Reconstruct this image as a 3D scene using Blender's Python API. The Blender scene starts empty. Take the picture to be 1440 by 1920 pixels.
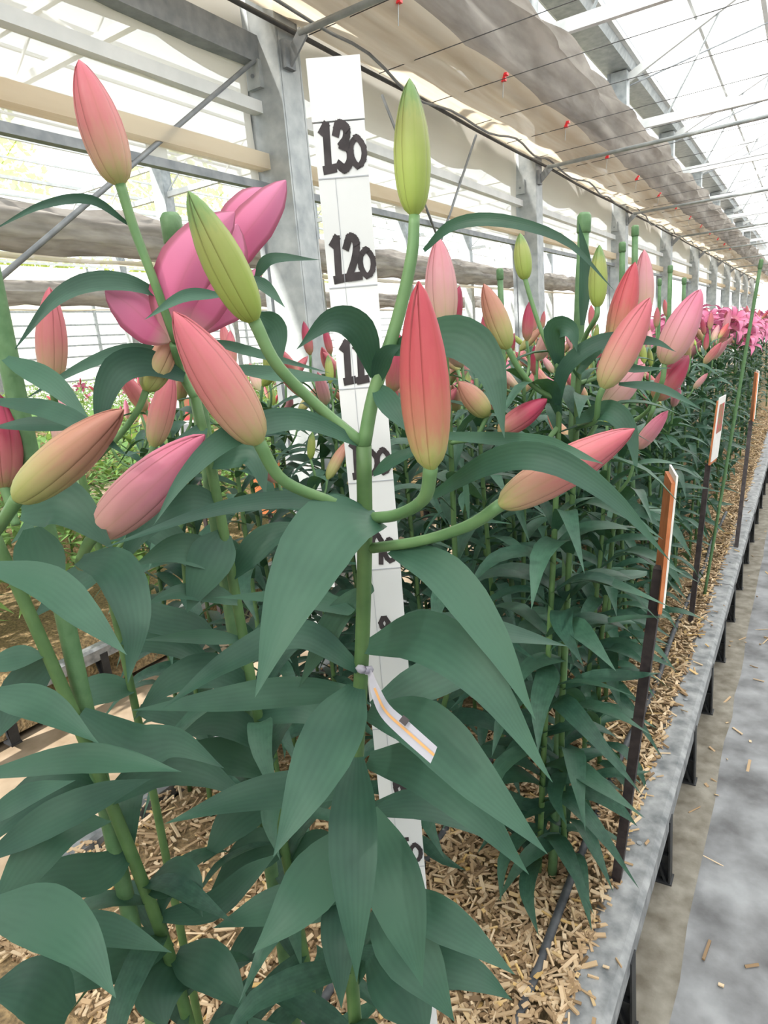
import bpy, math, random
import numpy as np
from mathutils import Vector, Matrix

# ------------------------------------------------------------------ camera
W, H = 1440, 1920
PP = np.array([720., 960.]); HV = np.array([1520., 580.]); VV = np.array([1130., 5750.])
F = math.sqrt(-np.dot(HV - PP, VV - PP))
_d = np.array([*(VV - PP), F]); _d /= np.linalg.norm(_d)
_y = np.array([*(HV - PP), F]); _y /= np.linalg.norm(_y)
CM = np.stack([np.cross(_y, -_d), _y, -_d], 1)      # cam(x right, y down, z forward) = CM @ world
CAM = np.array([0., 0., 1.14])
sc = bpy.context.scene
col = sc.collection
cd = bpy.data.cameras.new('camera'); cam = bpy.data.objects.new('camera', cd); col.objects.link(cam)
cd.sensor_fit = 'HORIZONTAL'; cd.sensor_width = 36; cd.lens = 36 * F / W; cd.clip_start = .02; cd.clip_end = 300
R = Matrix(((CM[0, 0], -CM[1, 0], -CM[2, 0]), (CM[0, 1], -CM[1, 1], -CM[2, 1]), (CM[0, 2], -CM[1, 2], -CM[2, 2])))
cam.matrix_world = Matrix.Translation(Vector(CAM)) @ R.to_4x4()
sc.camera = cam
# ------------------------------------------------------------------ sky, sun, exposure
wd = bpy.data.worlds.new('sky'); sc.world = wd; wd.use_nodes = True
bg = wd.node_tree.nodes['Background']
bg.inputs[0].default_value = (.90, .96, 1.0, 1); bg.inputs[1].default_value = 1.7
sl = bpy.data.lights.new('sun', 'SUN'); sl.energy = 11.0; sl.angle = math.radians(1.5); sl.color = (1, .95, .86)
so = bpy.data.objects.new('sun', sl); col.objects.link(so)
so.rotation_euler = Vector((.25, .70, -.67)).to_track_quat('-Z', 'Y').to_euler()
sc.view_settings.view_transform = 'Standard'; sc.view_settings.look = 'None'
sc.view_settings.gamma = 1; sc.view_settings.use_curve_mapping = False
sc.view_settings.exposure = 0.3

rnd = random.Random(7)

def ray(px, py):
    return CM.T @ np.array([(px - PP[0]) / F, (py - PP[1]) / F, 1.0])
def T(px, py, d):                     # the place seen at a pixel, d metres in front of the lens
    return Vector(ray(px, py) * d + CAM)
def GZ(px, py, z):
    r = ray(px, py); return Vector(r * ((z - CAM[2]) / r[2]) + CAM)
def V(*a): return Vector(a)

# ------------------------------------------------------------------ helpers
def tag(o, label=None, cat=None, group=None, kind=None):
    if label: o['label'] = label
    if cat: o['category'] = cat
    if group: o['group'] = group
    if kind: o['kind'] = kind
    return o
def empty(name, loc, label=None, cat=None, group=None):
    o = bpy.data.objects.new(name, None); col.objects.link(o); o.location = loc; o.empty_display_size = .05
    return tag(o, label, cat, group)
class MB:
    def __init__(s): s.v = []; s.f = []; s.uv = []
    def pts(s, ps, uv=None):
        b = len(s.v); s.v += [tuple(p) for p in ps]; s.uv += uv if uv else [(0, 0)] * len(ps); return b
    def box(s, c, h, M=None):
        c = Vector(c); ps = []
        for x in (-1, 1):
            for y in (-1, 1):
                for z in (-1, 1):
                    q = Vector((x * h[0], y * h[1], z * h[2])); ps.append(c + (M @ q if M else q))
        b = s.pts(ps)
        for q in ((0, 1, 3, 2), (4, 6, 7, 5), (0, 4, 5, 1), (2, 3, 7, 6), (0, 2, 6, 4), (1, 5, 7, 3)):
            s.f.append([b + i for i in q])
        return s
    def beam(s, a, b, w, h, up=(0, 0, 1)):
        a = Vector(a); b = Vector(b); t = (b - a).normalized(); u = Vector(up)
        sd = t.cross(u).normalized(); u = sd.cross(t)
        M = Matrix((t, sd, u)).transposed()
        return s.box((a + b) / 2, ((b - a).length / 2, w / 2, h / 2), M)
    def tube(s, ps, rs, n=8, cap=True):
        ps = [Vector(p) for p in ps]
        if not hasattr(rs, '__len__'): rs = [rs] * len(ps)
        ref = None; rings = []
        for i, p in enumerate(ps):
            t = (ps[min(i + 1, len(ps) - 1)] - ps[max(i - 1, 0)]).normalized()
            if ref is None: ref = t.orthogonal().normalized()
            ref = (ref - t * ref.dot(t)).normalized(); bn = t.cross(ref)
            rings.append(s.pts([p + (ref * math.cos(k * 2 * math.pi / n) + bn * math.sin(k * 2 * math.pi / n)) * rs[i] for k in range(n)],
                               [(k / n, i / (len(ps) - 1)) for k in range(n)]))
        for a, b in zip(rings, rings[1:]):
            for k in range(n): s.f.append([a + k, a + (k + 1) % n, b + (k + 1) % n, b + k])
        if cap:
            s.f.append([rings[0] + k for k in range(n)][::-1]); s.f.append([rings[-1] + k for k in range(n)])
        return s
    def grid(s, rows, uvs=None):
        b = [s.pts(r, uvs[i] if uvs else None) for i, r in enumerate(rows)]
        for i in range(len(rows) - 1):
            for k in range(len(rows[0]) - 1): s.f.append([b[i] + k, b[i] + k + 1, b[i + 1] + k + 1, b[i + 1] + k])
        return s
    def mesh(s, name, m, smooth=False, origin=None):
        me = bpy.data.meshes.new(name)
        vs = s.v if origin is None else [(a[0] - origin[0], a[1] - origin[1], a[2] - origin[2]) for a in s.v]
        me.from_pydata(vs, [], s.f); me.materials.append(m)
        ul = me.uv_layers.new(name='UVMap')
        li = np.empty(len(me.loops), np.int32); me.loops.foreach_get('vertex_index', li)
        ul.data.foreach_set('uv', np.array(s.uv, np.float32)[li].ravel())
        if smooth: me.polygons.foreach_set('use_smooth', [True] * len(me.polygons))
        me.update(); return me
    def build(s, name, m, parent=None, smooth=False):
        org = parent.matrix_world.translation if False else (parent_world(parent) if parent else None)
        return link(name, s.mesh(name, m, smooth, org), parent)
def parent_world(p):
    l = Vector((0, 0, 0))
    while p: l += p.location; p = p.parent
    return l
def link(name, me, parent=None, mx=None):
    o = bpy.data.objects.new(name, me); col.objects.link(o); o.parent = parent
    if mx is not None: o.matrix_local = mx
    return o
KIDS = {}
def kids(o):
    return [c for c in o.children]
def copy_tree(o, parent=None):
    c = o.copy(); col.objects.link(c); c.parent = parent
    if parent is not None: c.matrix_parent_inverse = o.matrix_parent_inverse.copy()
    for ch in TREE.get(o.name, ()): copy_tree(ch, c)
    return c
TREE = {}
def register(o):
    ch = list(o.children); TREE[o.name] = ch
    for c in ch: register(c)

# ------------------------------------------------------------------ materials
def nodes(name):
    m = bpy.data.materials.new(name); m.use_nodes = True; nt = m.node_tree
    return m, nt, nt.nodes, nt.links, nt.nodes['Principled BSDF']
def ramp(n, stops, interp='LINEAR'):
    r = n.new('ShaderNodeValToRGB'); e = r.color_ramp.elements; r.color_ramp.interpolation = interp
    while len(e) < len(stops): e.new(.5)
    for k, (p, c) in enumerate(stops): e[k].position = p; e[k].color = (*c, 1)
    return r
def mat(name, c1, c2=None, rough=.6, metal=0, scale=20, bump=0, spec=.4, detail=4, stretch=None):
    m, nt, n, l, p = nodes(name)
    p.inputs['Roughness'].default_value = rough; p.inputs['Metallic'].default_value = metal
    p.inputs['Specular IOR Level'].default_value = spec
    tc = n.new('ShaderNodeTexCoord'); nz = n.new('ShaderNodeTexNoise'); nz.inputs['Scale'].default_value = scale
    nz.inputs['Detail'].default_value = detail
    src = tc.outputs['Object']
    if stretch:
        mp = n.new('ShaderNodeMapping'); mp.inputs['Scale'].default_value = stretch; l.new(src, mp.inputs[0]); src = mp.outputs[0]
    l.new(src, nz.inputs['Vector'])
    r = ramp(n, [(.3, c1), (.7, c2 or c1)]); l.new(nz.outputs[0], r.inputs[0]); l.new(r.outputs[0], p.inputs['Base Color'])
    if bump:
        b = n.new('ShaderNodeBump'); b.inputs['Strength'].default_value = bump; b.inputs['Distance'].default_value = .01
        l.new(nz.outputs[0], b.inputs['Height']); l.new(b.outputs[0], p.inputs['Normal'])
    return m
def film(name, c, transp, diff=.3, scale=3, c2=None, stretch=(1, 1, 1)):
    m, nt, n, l, p = nodes(name); n.remove(p); out = n['Material Output']
    tc = n.new('ShaderNodeTexCoord'); mp = n.new('ShaderNodeMapping'); mp.inputs['Scale'].default_value = stretch
    nz = n.new('ShaderNodeTexNoise'); nz.inputs['Scale'].default_value = scale; nz.inputs['Detail'].default_value = 6
    l.new(tc.outputs['Object'], mp.inputs[0]); l.new(mp.outputs[0], nz.inputs['Vector'])
    r = ramp(n, [(.35, c), (.65, c2 or c)]); l.new(nz.outputs[0], r.inputs[0])
    d = n.new('ShaderNodeBsdfDiffuse'); t = n.new('ShaderNodeBsdfTranslucent'); tr = n.new('ShaderNodeBsdfTransparent')
    l.new(r.outputs[0], d.inputs[0]); l.new(r.outputs[0], t.inputs[0])
    a = n.new('ShaderNodeMixShader'); a.inputs[0].default_value = 1 - diff; l.new(d.outputs[0], a.inputs[1]); l.new(t.outputs[0], a.inputs[2])
    b = n.new('ShaderNodeMixShader'); b.inputs[0].default_value = transp; l.new(a.outputs[0], b.inputs[1]); l.new(tr.outputs[0], b.inputs[2])
    l.new(b.outputs[0], out.inputs[0]); return m
def leafmat(name, c1, c2, tl=.18, tc_=(.16, .32, .06)):
    m, nt, n, l, p = nodes(name); out = n['Material Output']
    p.inputs['Roughness'].default_value = .5; p.inputs['Specular IOR Level'].default_value = .32
    uv = n.new('ShaderNodeUVMap'); sp = n.new('ShaderNodeSeparateXYZ'); l.new(uv.outputs[0], sp.inputs[0])
    mu = n.new('ShaderNodeMath'); mu.operation = 'MULTIPLY'; mu.inputs[1].default_value = 44; l.new(sp.outputs[0], mu.inputs[0])
    sn = n.new('ShaderNodeMath'); sn.operation = 'SINE'; l.new(mu.outputs[0], sn.inputs[0])
    oi = n.new('ShaderNodeObjectInfo'); tc = n.new('ShaderNodeTexCoord'); nz = n.new('ShaderNodeTexNoise'); nz.inputs['Scale'].default_value = 18
    nz.inputs['Detail'].default_value = 5; l.new(tc.outputs['Object'], nz.inputs['Vector'])
    ad = n.new('ShaderNodeMath'); ad.operation = 'MULTIPLY_ADD'; ad.inputs[1].default_value = .045; l.new(sn.outputs[0], ad.inputs[0]); l.new(nz.outputs[0], ad.inputs[2])
    a2 = n.new('ShaderNodeMath'); a2.operation = 'MULTIPLY_ADD'; a2.inputs[1].default_value = .35; l.new(oi.outputs['Random'], a2.inputs[0]); a2.inputs[1].default_value = .5; l.new(ad.outputs[0], a2.inputs[2])
    r = ramp(n, [(.38, c1), (1.0, c2)]); l.new(a2.outputs[0], r.inputs[0]); l.new(r.outputs[0], p.inputs['Base Color'])
    b = n.new('ShaderNodeBump'); b.inputs['Strength'].default_value = .05; b.inputs['Distance'].default_value = .0006; l.new(sn.outputs[0], b.inputs['Height']); l.new(b.outputs[0], p.inputs['Normal'])
    t = n.new('ShaderNodeBsdfTranslucent'); t.inputs[0].default_value = (*tc_, 1)
    mx = n.new('ShaderNodeMixShader'); mx.inputs[0].default_value = tl; l.new(p.outputs[0], mx.inputs[1]); l.new(t.outputs[0], mx.inputs[2]); l.new(mx.outputs[0], out.inputs[0])
    return m
def budmat(name, stops):
    m, nt, n, l, p = nodes(name); out = n['Material Output']
    p.inputs['Roughness'].default_value = .45; p.inputs['Specular IOR Level'].default_value = .35
    uv = n.new('ShaderNodeUVMap'); sp = n.new('ShaderNodeSeparateXYZ'); l.new(uv.outputs[0], sp.inputs[0])
    tc = n.new('ShaderNodeTexCoord'); nz = n.new('ShaderNodeTexNoise'); nz.inputs['Scale'].default_value = 5; nz.inputs['Detail'].default_value = 4
    l.new(tc.outputs['Object'], nz.inputs['Vector'])
    ad = n.new('ShaderNodeMath'); ad.operation = 'MULTIPLY_ADD'; ad.inputs[1].default_value = .22; l.new(nz.outputs[0], ad.inputs[0]); l.new(sp.outputs[1], ad.inputs[2])
    r = ramp(n, [(min(1, q + .11), c) for q, c in stops]); l.new(ad.outputs[0], r.inputs[0])
    se = ramp(n, [(0, (.36, .30, .26)), (.075, (.52, .46, .40)), (.13, (1, 1, 1)), (.40, (1, 1, 1)), (.47, (.97, .98, .94)), (.5, (.88, .92, .82)), (.53, (.97, .98, .94)), (.60, (1, 1, 1)), (.87, (1, 1, 1)), (.925, (.52, .46, .40)), (1, (.36, .30, .26))])
    l.new(sp.outputs[0], se.inputs[0]); mm = n.new('ShaderNodeMix'); mm.data_type = 'RGBA'; mm.blend_type = 'MULTIPLY'; mm.inputs[0].default_value = .9
    l.new(r.outputs[0], mm.inputs[6]); l.new(se.outputs[0], mm.inputs[7]); l.new(mm.outputs[2], p.inputs['Base Color'])
    t = n.new('ShaderNodeBsdfTranslucent'); l.new(r.outputs[0], t.inputs[0])
    mx = n.new('ShaderNodeMixShader'); mx.inputs[0].default_value = .2; l.new(p.outputs[0], mx.inputs[1]); l.new(t.outputs[0], mx.inputs[2]); l.new(mx.outputs[0], out.inputs[0])
    return m
def randmat(name, stops, rough=.7, island=True):
    m, nt, n, l, p = nodes(name); p.inputs['Roughness'].default_value = rough
    if island: g = n.new('ShaderNodeNewGeometry'); s = g.outputs['Random Per Island']
    else: g = n.new('ShaderNodeObjectInfo'); s = g.outputs['Random']
    r = ramp(n, stops); l.new(s, r.inputs[0]); l.new(r.outputs[0], p.inputs['Base Color']); return m

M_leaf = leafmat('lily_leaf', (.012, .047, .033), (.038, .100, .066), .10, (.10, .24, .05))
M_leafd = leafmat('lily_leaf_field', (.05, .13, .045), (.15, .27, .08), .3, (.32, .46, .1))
M_stem = mat('lily_stem', (.055, .120, .040), (.095, .180, .062), .5, 0, 30)
M_stalk = mat('flower_stalk', (.085, .185, .072), (.13, .235, .095), .5, 0, 30)
M_cane = mat('cane_coating', (.075, .165, .070), (.115, .220, .100), .5, 0, 60, .2)
GR = (.42, .55, .14); YG = (.55, .60, .20)
M_bud = {
 'red': budmat('bud_red', [(0, (.36, .42, .12)), (.10, (.46, .42, .17)), (.26, (.52, .23, .15)), (.55, (.53, .105, .115)), (1, (.44, .06, .085))]),
 'green': budmat('bud_green', [(0, (.34, .45, .10)), (.3, (.34, .43, .11)), (.7, (.33, .37, .12)), (1, (.17, .29, .10))]),
 'orange': budmat('bud_orange', [(0, (.33, .40, .12)), (.3, (.43, .38, .17)), (.6, (.47, .25, .17)), (1, (.42, .18, .14))]),
 'pink': budmat('bud_pink', [(0, (.42, .43, .17)), (.20, (.53, .33, .22)), (.5, (.57, .20, .20)), (1, (.53, .13, .17))]),
 'pale': budmat('bud_pale', [(0, (.46, .48, .25)), (.25, (.60, .40, .32)), (.6, (.62, .31, .34)), (1, (.57, .22, .27))]),
 'rose': budmat('bud_rose', [(0, (.50, .46, .24)), (.15, (.60, .34, .30)), (.6, (.63, .24, .32)), (1, (.58, .16, .26))]),
 'crimson': budmat('bud_crimson', [(0, (.30, .25, .11)), (.2, (.40, .14, .13)), (.6, (.38, .045, .09)), (1, (.30, .03, .075))]),
}
M_galv = mat('galvanised_steel', (.30, .33, .35), (.47, .50, .51), .5, .35, 14, .05)
M_galvd = mat('dull_steel', (.20, .22, .24), (.30, .32, .34), .55, .3, 20)
M_white = mat('white_painted_steel', (.62, .65, .66), (.75, .77, .78), .5, 0, 8)
M_rail = mat('weathered_rail_metal', (.13, .14, .15), (.34, .35, .36), .6, .25, 28, .3, .4, 10)
M_black = mat('black_plastic', (.012, .014, .017), (.03, .032, .036), .5, 0, 30)
M_stake = mat('dark_steel_stake', (.018, .014, .016), (.05, .038, .038), .6, .2, 60)
M_pipe = mat('drip_pipe_plastic', (.035, .04, .048), (.09, .095, .105), .6, 0, 40)
M_cable = mat('dark_cable', (.05, .05, .05), (.08, .08, .08), .6)
M_red = mat('red_clip', (.75, .03, .04), None, .4)
M_conc = mat('worn_concrete', (.10, .10, .105), (.29, .30, .315), .85, 0, 9, .35, .3, 12)
M_dirt = mat('gritty_soil', (.14, .125, .10), (.27, .255, .22), .9, 0, 22, .6, .2, 10)
M_path = mat('packed_earth', (.20, .15, .10), (.34, .27, .20), .9, 0, 9, .3, .2, 9)
M_mulch = mat('mulch_base', (.10, .075, .045), (.36, .25, .13), .9, 0, 90, .8, .2, 6)
CH = [(0, (.16, .10, .05)), (.25, (.33, .22, .12)), (.6, (.50, .36, .22)), (.85, (.60, .47, .32)), (1, (.52, .34, .12))]
M_chips = randmat('wood_chips', CH); M_chip1 = randmat('wood_chip', CH, .7, False)
M_board = mat('painted_stick', (.63, .65, .665), (.70, .715, .73), .5, 0, 5)
M_ink = mat('marker_ink', (.02, .016, .018), (.05, .04, .045), .6, 0, 60)
M_pencil = mat('pencil_line', (.38, .40, .44), None, .8)
M_tape = film('plastic_tape', (.66, .64, .74), .15, .6)
M_rust = mat('orange_stain', (.55, .30, .12), None, .7)
M_orange = mat('orange_brown_board', (.42, .13, .045), (.56, .20, .08), .6, 0, 40)
M_card = mat('white_card', (.72, .70, .68), (.80, .79, .77), .5, 0, 30)
M_photo = mat('printed_flower_photo', (.55, .05, .09), (.12, .22, .07), .5, 0, 45)
M_film_lit = film('lit_screen_film', (.74, .63, .48), .10, .4, 2.2, (.88, .81, .69), (9, .5, 3))  # screen film with the sun shining through it put into the cream colour
M_film_shaded = film('shaded_screen_film', (.30, .275, .25), .12, .5, 2.5, (.52, .485, .45), (4, .8, 4))  # same screen film, the shade on its folded side put into the grey
M_wallf = film('clear_wall_film', (.86, .83, .78), .26, .45, 1.5, (.90, .88, .84), (1, .35, 5))
M_roofd = film('milky_roof_film', (.94, .94, .93), .06, .15, 2)
M_roofc = film('clear_roof_film', (.9, .93, .95), .84, .3, 2)
M_far = film('white_wall_sheet', (.88, .87, .84), .2, .4, .8, (.94, .94, .93))
M_side = film('added_side_sheet', (.5, .5, .47), .05, .5, .8)  # sheet of the added out-of-view walls, toned down to dim the foreground
M_tree = leafmat('tree_leaves', (.20, .28, .05), (.46, .50, .12), .3, (.5, .55, .1))
M_bark = mat('bark', (.10, .08, .06), (.17, .14, .11), .9)

# ------------------------------------------------------------------ ground
CX = -1.95                                             # line of columns
Y0, Y1 = -7.0, 35
mb = MB(); mb.box((1.43, (Y0 + Y1) / 2, -.26), (1.585, (Y1 - Y0) / 2, .06)); f = mb.build('floor', M_conc); tag(f, kind='structure')
mb = MB(); mb.box((-8, 14, -.33), (14, 24, .1)); tag(mb.build('floor_earth', M_path), kind='structure')
rg = random.Random(3)
rows = []
for i in range(240):                                    # gritty verge between rail and concrete
    y = Y0 + (Y1 - Y0) * (i / 239) ** 1.6
    rows.append([V(-.40, y, -.215), V(-.26, y, -.203), V(-.18, y, -.198), V(-.143 + rg.uniform(-.006, .006), y, -.1975)])
tag(MB().grid(rows).build('floor_verge', M_dirt), kind='structure')
def bed(x0, x1, label):
    g = random.Random(int(-x0 * 100)); rows = []
    nx = 14; ny = 160
    for j in range(ny + 1):
        y = Y0 + (Y1 - Y0) * j / ny
        rows.append([V(x0 + (x1 - x0) * i / nx, y, .0 + g.uniform(-.008, .006) - (.2 if i in (0, nx) else 0)) for i in range(nx + 1)])
    o = MB().grid(rows).build('planting_bed', M_mulch, None, True); tag(o, kind='structure'); return o
bed0 = bed(-1.46, -.275, '')
beds = [bed0] + [bed(x, x + 1.25, '') for x in (-3.75, -5.5, -8.6, -10.3, -13.4, -15.1)]
# wood chips: loose mulch
def chip(mb, g, x, y, z=None):
    L = g.choice((.004, .006, .009, .012, .018, .024)) * g.uniform(.7, 1.3); w = g.uniform(.0012, .0042); t = g.uniform(.0008, .002)
    M = Matrix.Rotation(g.uniform(0, 6.28), 3, 'Z') @ Matrix.Rotation(g.gauss(0, .28), 3, 'Y') @ Matrix.Rotation(g.gauss(0, .4), 3, 'X')
    mb.box((x, y, g.uniform(.002, .016) if z is None else z), (L, w, t), M)
g = random.Random(11); mb = MB()
for i in range(30000):
    y = .45 + 9 * g.random() ** 2.0; x = g.uniform(-1.44, -.285) if g.random() < .55 else g.uniform(-.75, -.285)
    chip(mb, g, x, y)
for i in range(900): chip(mb, g, -.292 + abs(g.gauss(0, .012)), .7 + 6 * g.random() ** 1.5, .017)
for i in range(40): chip(mb, g, g.gauss(-.255, .02), .8 + 4 * g.random() ** 1.5, .017)
for i in range(140): chip(mb, g, g.uniform(-.2, .4), .9 + 4 * g.random(), -.196)
o = mb.build('wood_chips', M_chips, bed0); tag(o, 'pale wood chip mulch', kind='stuff')
chipm = []
for k in range(10):
    q = MB(); chip(q, g, 0, 0, 0); chipm.append(q.mesh('wood_chip', M_chip1))
for i in range(290):
    p = GZ(g.uniform(800, 1180), g.uniform(1560, 1915), 0)
    if -1.4 < p.x < -.3: link('wood_chip', chipm[i % 10], bed0, Matrix.Translation((p.x, p.y, g.uniform(.010, .02))) @ Matrix.Rotation(g.uniform(0, 6.28), 4, 'Z'))
# drip pipes half buried in the mulch
def drip(x, y0, y1, label):
    n = 40; t = empty('drip_pipe', (x, y0, 0), label, 'pipe')
    ps = [V(x + .006 * math.sin(i * .5), y0 + (y1 - y0) * i / n, .012 + .008 * math.sin(i * .9 + x * 9)) for i in range(n + 1)]
    MB().tube(ps, .0085, 10).build('tube', M_pipe, t, True)
    for i in range(2, n, 4):
        MB().tube([ps[i] + V(0, 0, .0075), ps[i] + V(0, 0, .0105)], .0028, 8).build('emitter', M_galvd, t)
drip(-.352, .6, 4.2, 'dark drip pipe half buried in wood chips next to the edge rail')
drip(-.66, .6, 4.2, 'dark drip pipe in wood chips under the foremost lily')
# bed edge rails with brackets
def edge_rail(xo, xi, label, near):
    t = empty('bed_edge_rail', (xo, Y0, 0), label, 'rail'); s = 1 if xo > xi else -1; seg = 1.35; y = .32 - seg * 2; k = 0
    prof = [(xi, -.03), (xi, .006), (xi + s * .012, .014), (xo - s * .012, .012), (xo, .002), (xo, -.045), (xo - s * .012, -.05)]
    while y < Y1:
        dz = rg.uniform(-.002, .002)
        MB().grid([[V(px, yy, pz + dz) for px, pz in prof] for yy in (y, y + seg * .5, y + seg - .004)]).build('rail_section', M_rail, t)
        if y < 6:
            for q in (.3, .98): MB().tube([V((xi + xo) / 2, y + q, .011 + dz), V((xi + xo) / 2, y + q, .0155 + dz)], .006, 10).build('bolt_head', M_galvd, t)
        y += seg
    y = 1.456 - .416 * 8
    br = None
    while y < 22:
        if br is None:
            q = MB()
            q.beam(V(xo + s * .001, y, -.02), V(xo + s * .004, y, -.205), .035, .004, (1, 0, 0))
            q.beam(V(xo - s * .065, y, -.02), V(xo - s * .004, y, -.20), .03, .006, (1, 0, 0))
            q.box((xo - s * .03, y, -.11), (.03, .002, .085)); q.box((xo - s * .02, y, -.12), (.02, .016, .002)); q.box((xo - s * .02, y, -.2), (.03, .02, .004))
            br = q.build('bracket', M_black, t); yb = y
        else: link('bracket', br.data, t, Matrix.Translation((0, y - yb, 0)))
        y += .416
edge_rail(-.208, -.288, 'weathered grey metal bed edge rail on black brackets beside the concrete path', True)
edge_rail(-1.50, -1.42, 'grey metal bed edge rail on the far side of the foremost bed', False)
edge_rail(-2.44, -2.50, 'grey metal bed edge rail across the earth path behind the columns', False)

# ------------------------------------------------------------------ greenhouse frame
ORD = ['before the ruler, at the left edge', 'nearest behind the ruler', 'second along the row from the ruler', 'third along the row from the ruler', 'fourth along the row from the ruler', 'fifth along the row from the ruler', 'sixth along the row from the ruler', 'seventh along the row from the ruler', 'eighth along the row from the ruler', 'ninth along the row from the ruler', 'tenth along the row from the ruler']
def column(x, y, label, group=None, detail=True, top=3.82):
    t = empty('steel_column', (x, y, -.23), label, 'column', group)
    q = MB(); q.box((x, y - .068, (top - .23) / 2), (.1, .006, (top + .23) / 2)); q.box((x, y + .068, (top - .23) / 2), (.1, .006, (top + .23) / 2))
    q.box((x + .088, y, (top - .23) / 2), (.012, .064, (top + .23) / 2)); q.box((x - .06, y, (top - .23) / 2), (.006, .064, (top + .23) / 2))
    q.build('post', M_galv, t)
    if detail:
        q = MB(); q.box((x - .088, y - .08, (top - .23) / 2), (.014, .008, (top + .23) / 2)); q.build('flange', M_galvd, t)
        q = MB(); q.box((x + .11, y - .02, 2.3), (.012, .03, .05)); q.beam(V(x + .1, y - .02, 2.27), V(x + .2, y - .02, 2.36), .01, .05); q.build('pipe_bracket', M_galvd, t)
        q = MB(); q.box((x - .02, y - .085, 2.245), (.035, .012, .05)); q.build('beam_plate', M_galv, t)
        MB().tube([V(x - .02, y - .099, 2.24), V(x - .02, y - .103, 2.24)], .008, 6).build('bolt', M_galvd, t)
for k in range(11):
    column(CX, 2.4 + 3 * (k - 1), 'galvanised steel column, ' + ORD[k])
for bx in (-7.0, -12.0):
    for k in range(7): column(bx, 3.2 + 3 * k, 'distant steel column standing in the far lily bays', 'columns of the far bays', False)
# valley gutter, longitudinal beam, rails and cables along the column line
def longi(name, x, z, w, h, label, m=M_galv, cat='beam', y0=Y0, y1=Y1, grp=None):
    o = MB().beam(V(x, y0, z), V(x, y1, z), w, h).build(name, m); return tag(o, label, cat, grp)
def gutter(x, label, grp=None):
    pr = [(-.20, .16), (-.13, 0), (.13, 0), (.20, .16), (.17, .16), (.11, .02), (-.11, .02), (-.17, .16), (-.20, .16)]
    o = MB().grid([[V(x + a, y, 3.83 + b) for a, b in pr] for y in (Y0, 8, 20, Y1)]).build('roof_gutter', M_galv); tag(o, label, 'gutter', grp)
gutter(CX, 'long steel roof gutter above the nearest columns'); gutter(-7.0, 'steel roof gutter over the far bays', 'far gutters'); gutter(-12.0, 'steel roof gutter over the far bays', 'far gutters')
longi('steel_beam', CX - .03, 2.335, .07, .10, 'galvanised beam joining the nearest columns at head height', M_galvd, y1=2.33)
longi('film_rail', CX - .03, 2.13, .045, .045, 'upper pale rail holding the wall film', M_white, 'rail')
longi('film_rail', CX - .03, 1.925, .06, .06, 'thick pale rail near the lower edge of the wall film', M_film_lit, 'rail')
longi('roll_pipe', CX - .03, 1.83, .03, .03, 'thin grey roll pipe along the bottom of the wall film', M_galvd, 'pipe')
q = MB(); q.tube([V(CX + .12, Y0 + (Y1 - Y0) * i / 60, 2.40 - .012 * math.sin(i * math.pi / 3) ** 2) for i in range(61)], .010, 6); tag(q.build('dark_pipe', M_cable, None, True), 'thin dark pipe running along the column heads', 'pipe')
q = MB(); q.tube([V(CX + .16 + .03 * math.sin(y * 3.1), y, 2.44 - .05 * abs(math.sin((y - 2.4) * math.pi / 3)) + .02 * math.sin(y * 7)) for y in np.arange(Y0, 20, .15)], .007, 6); tag(q.build('grey_hose', M_galvd, None, True), 'thin grey hose looping along under the cream screen', 'hose')
# wall film in the column plane: one sheet per bay
FL = ['beside the camera at far left', 'left of the nearest column', 'between the nearest and second columns'] + ['just before the column ' + o.split(' from')[0] for o in ORD[3:]]
for k in range(11):
    ya = 2.4 + 3 * (k - 1) - 3 + .1; rows = []
    for i in range(9):
        z = 1.83 + .95 * i / 8
        rows.append([V(CX - .05 + .012 * math.sin(z * 9 + j) + .01 * math.sin(j * 2.3 + i), ya + 2.8 * j / 10, z) for j in range(11)])
    o = MB().grid(rows).build('wall_film', M_wallf, None, True); tag(o, 'translucent wall film sheet ' + FL[k], 'film')
# cross pipes, tie beams, braces
for k in range(9):
    y = 2.4 + 3 * (k - 1); far = k > 3
    o = MB().tube([V(CX + .18, y - .02, 2.36), V(3.2, y - .02, 2.40)], .014, 8).build('cross_pipe', M_galv, None, True)
    tag(o, 'thin grey cross pipe leaving the column ' + ORD[k], 'pipe')
    t = empty('tie_beam', (CX, y, 3.26), 'pale roof tie beam at the column ' + ORD[k], 'beam')
    MB().beam(V(CX + .1, y, 3.26), V(5.2, y, 3.26), .05, .09).build('chord', M_white, t)
    MB().beam(V(CX + .1, y, 3.75), V(1.6, y, 5.35), .05, .08).build('rafter', M_white, t)
    for (a, b) in ((.5, .55), (1.4, 1.4), (2.3, 2.4)): MB().tube([V(CX + a, y, 3.28), V(CX + b + .45, y, 3.75 + (b + .35) * .45)], .012, 6).build('web_rod', M_galv, t)
    o = MB().tube([V(CX + .05, y + .1, 3.7), V(CX + 1.5, y + 1.5, 4.42), V(CX + 2.9, y + 2.9, 5.05)], .009, 6).build('brace_rod', M_galvd); tag(o, 'diagonal roof brace rod at the column ' + ORD[k], 'rod')
def rod(a, b, r, label): tag(MB().tube([a, b], r, 8).build('brace_rod', M_galvd, None, True), label, 'rod')
rod(V(CX, 2.3, 2.29), V(CX - .03, 1.02, 1.36), .009, 'diagonal brace rod running down left from the nearest column')
rod(V(CX, 4.46, 2.44), V(CX, 3.86, 1.74), .008, 'slanting rod hanging below the dark pipe right of the green bud')
rod(V(CX, 3.28, 2.40), V(CX, 3.86, 1.70), .008, 'slanting rod hanging behind the tall green bud')
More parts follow.
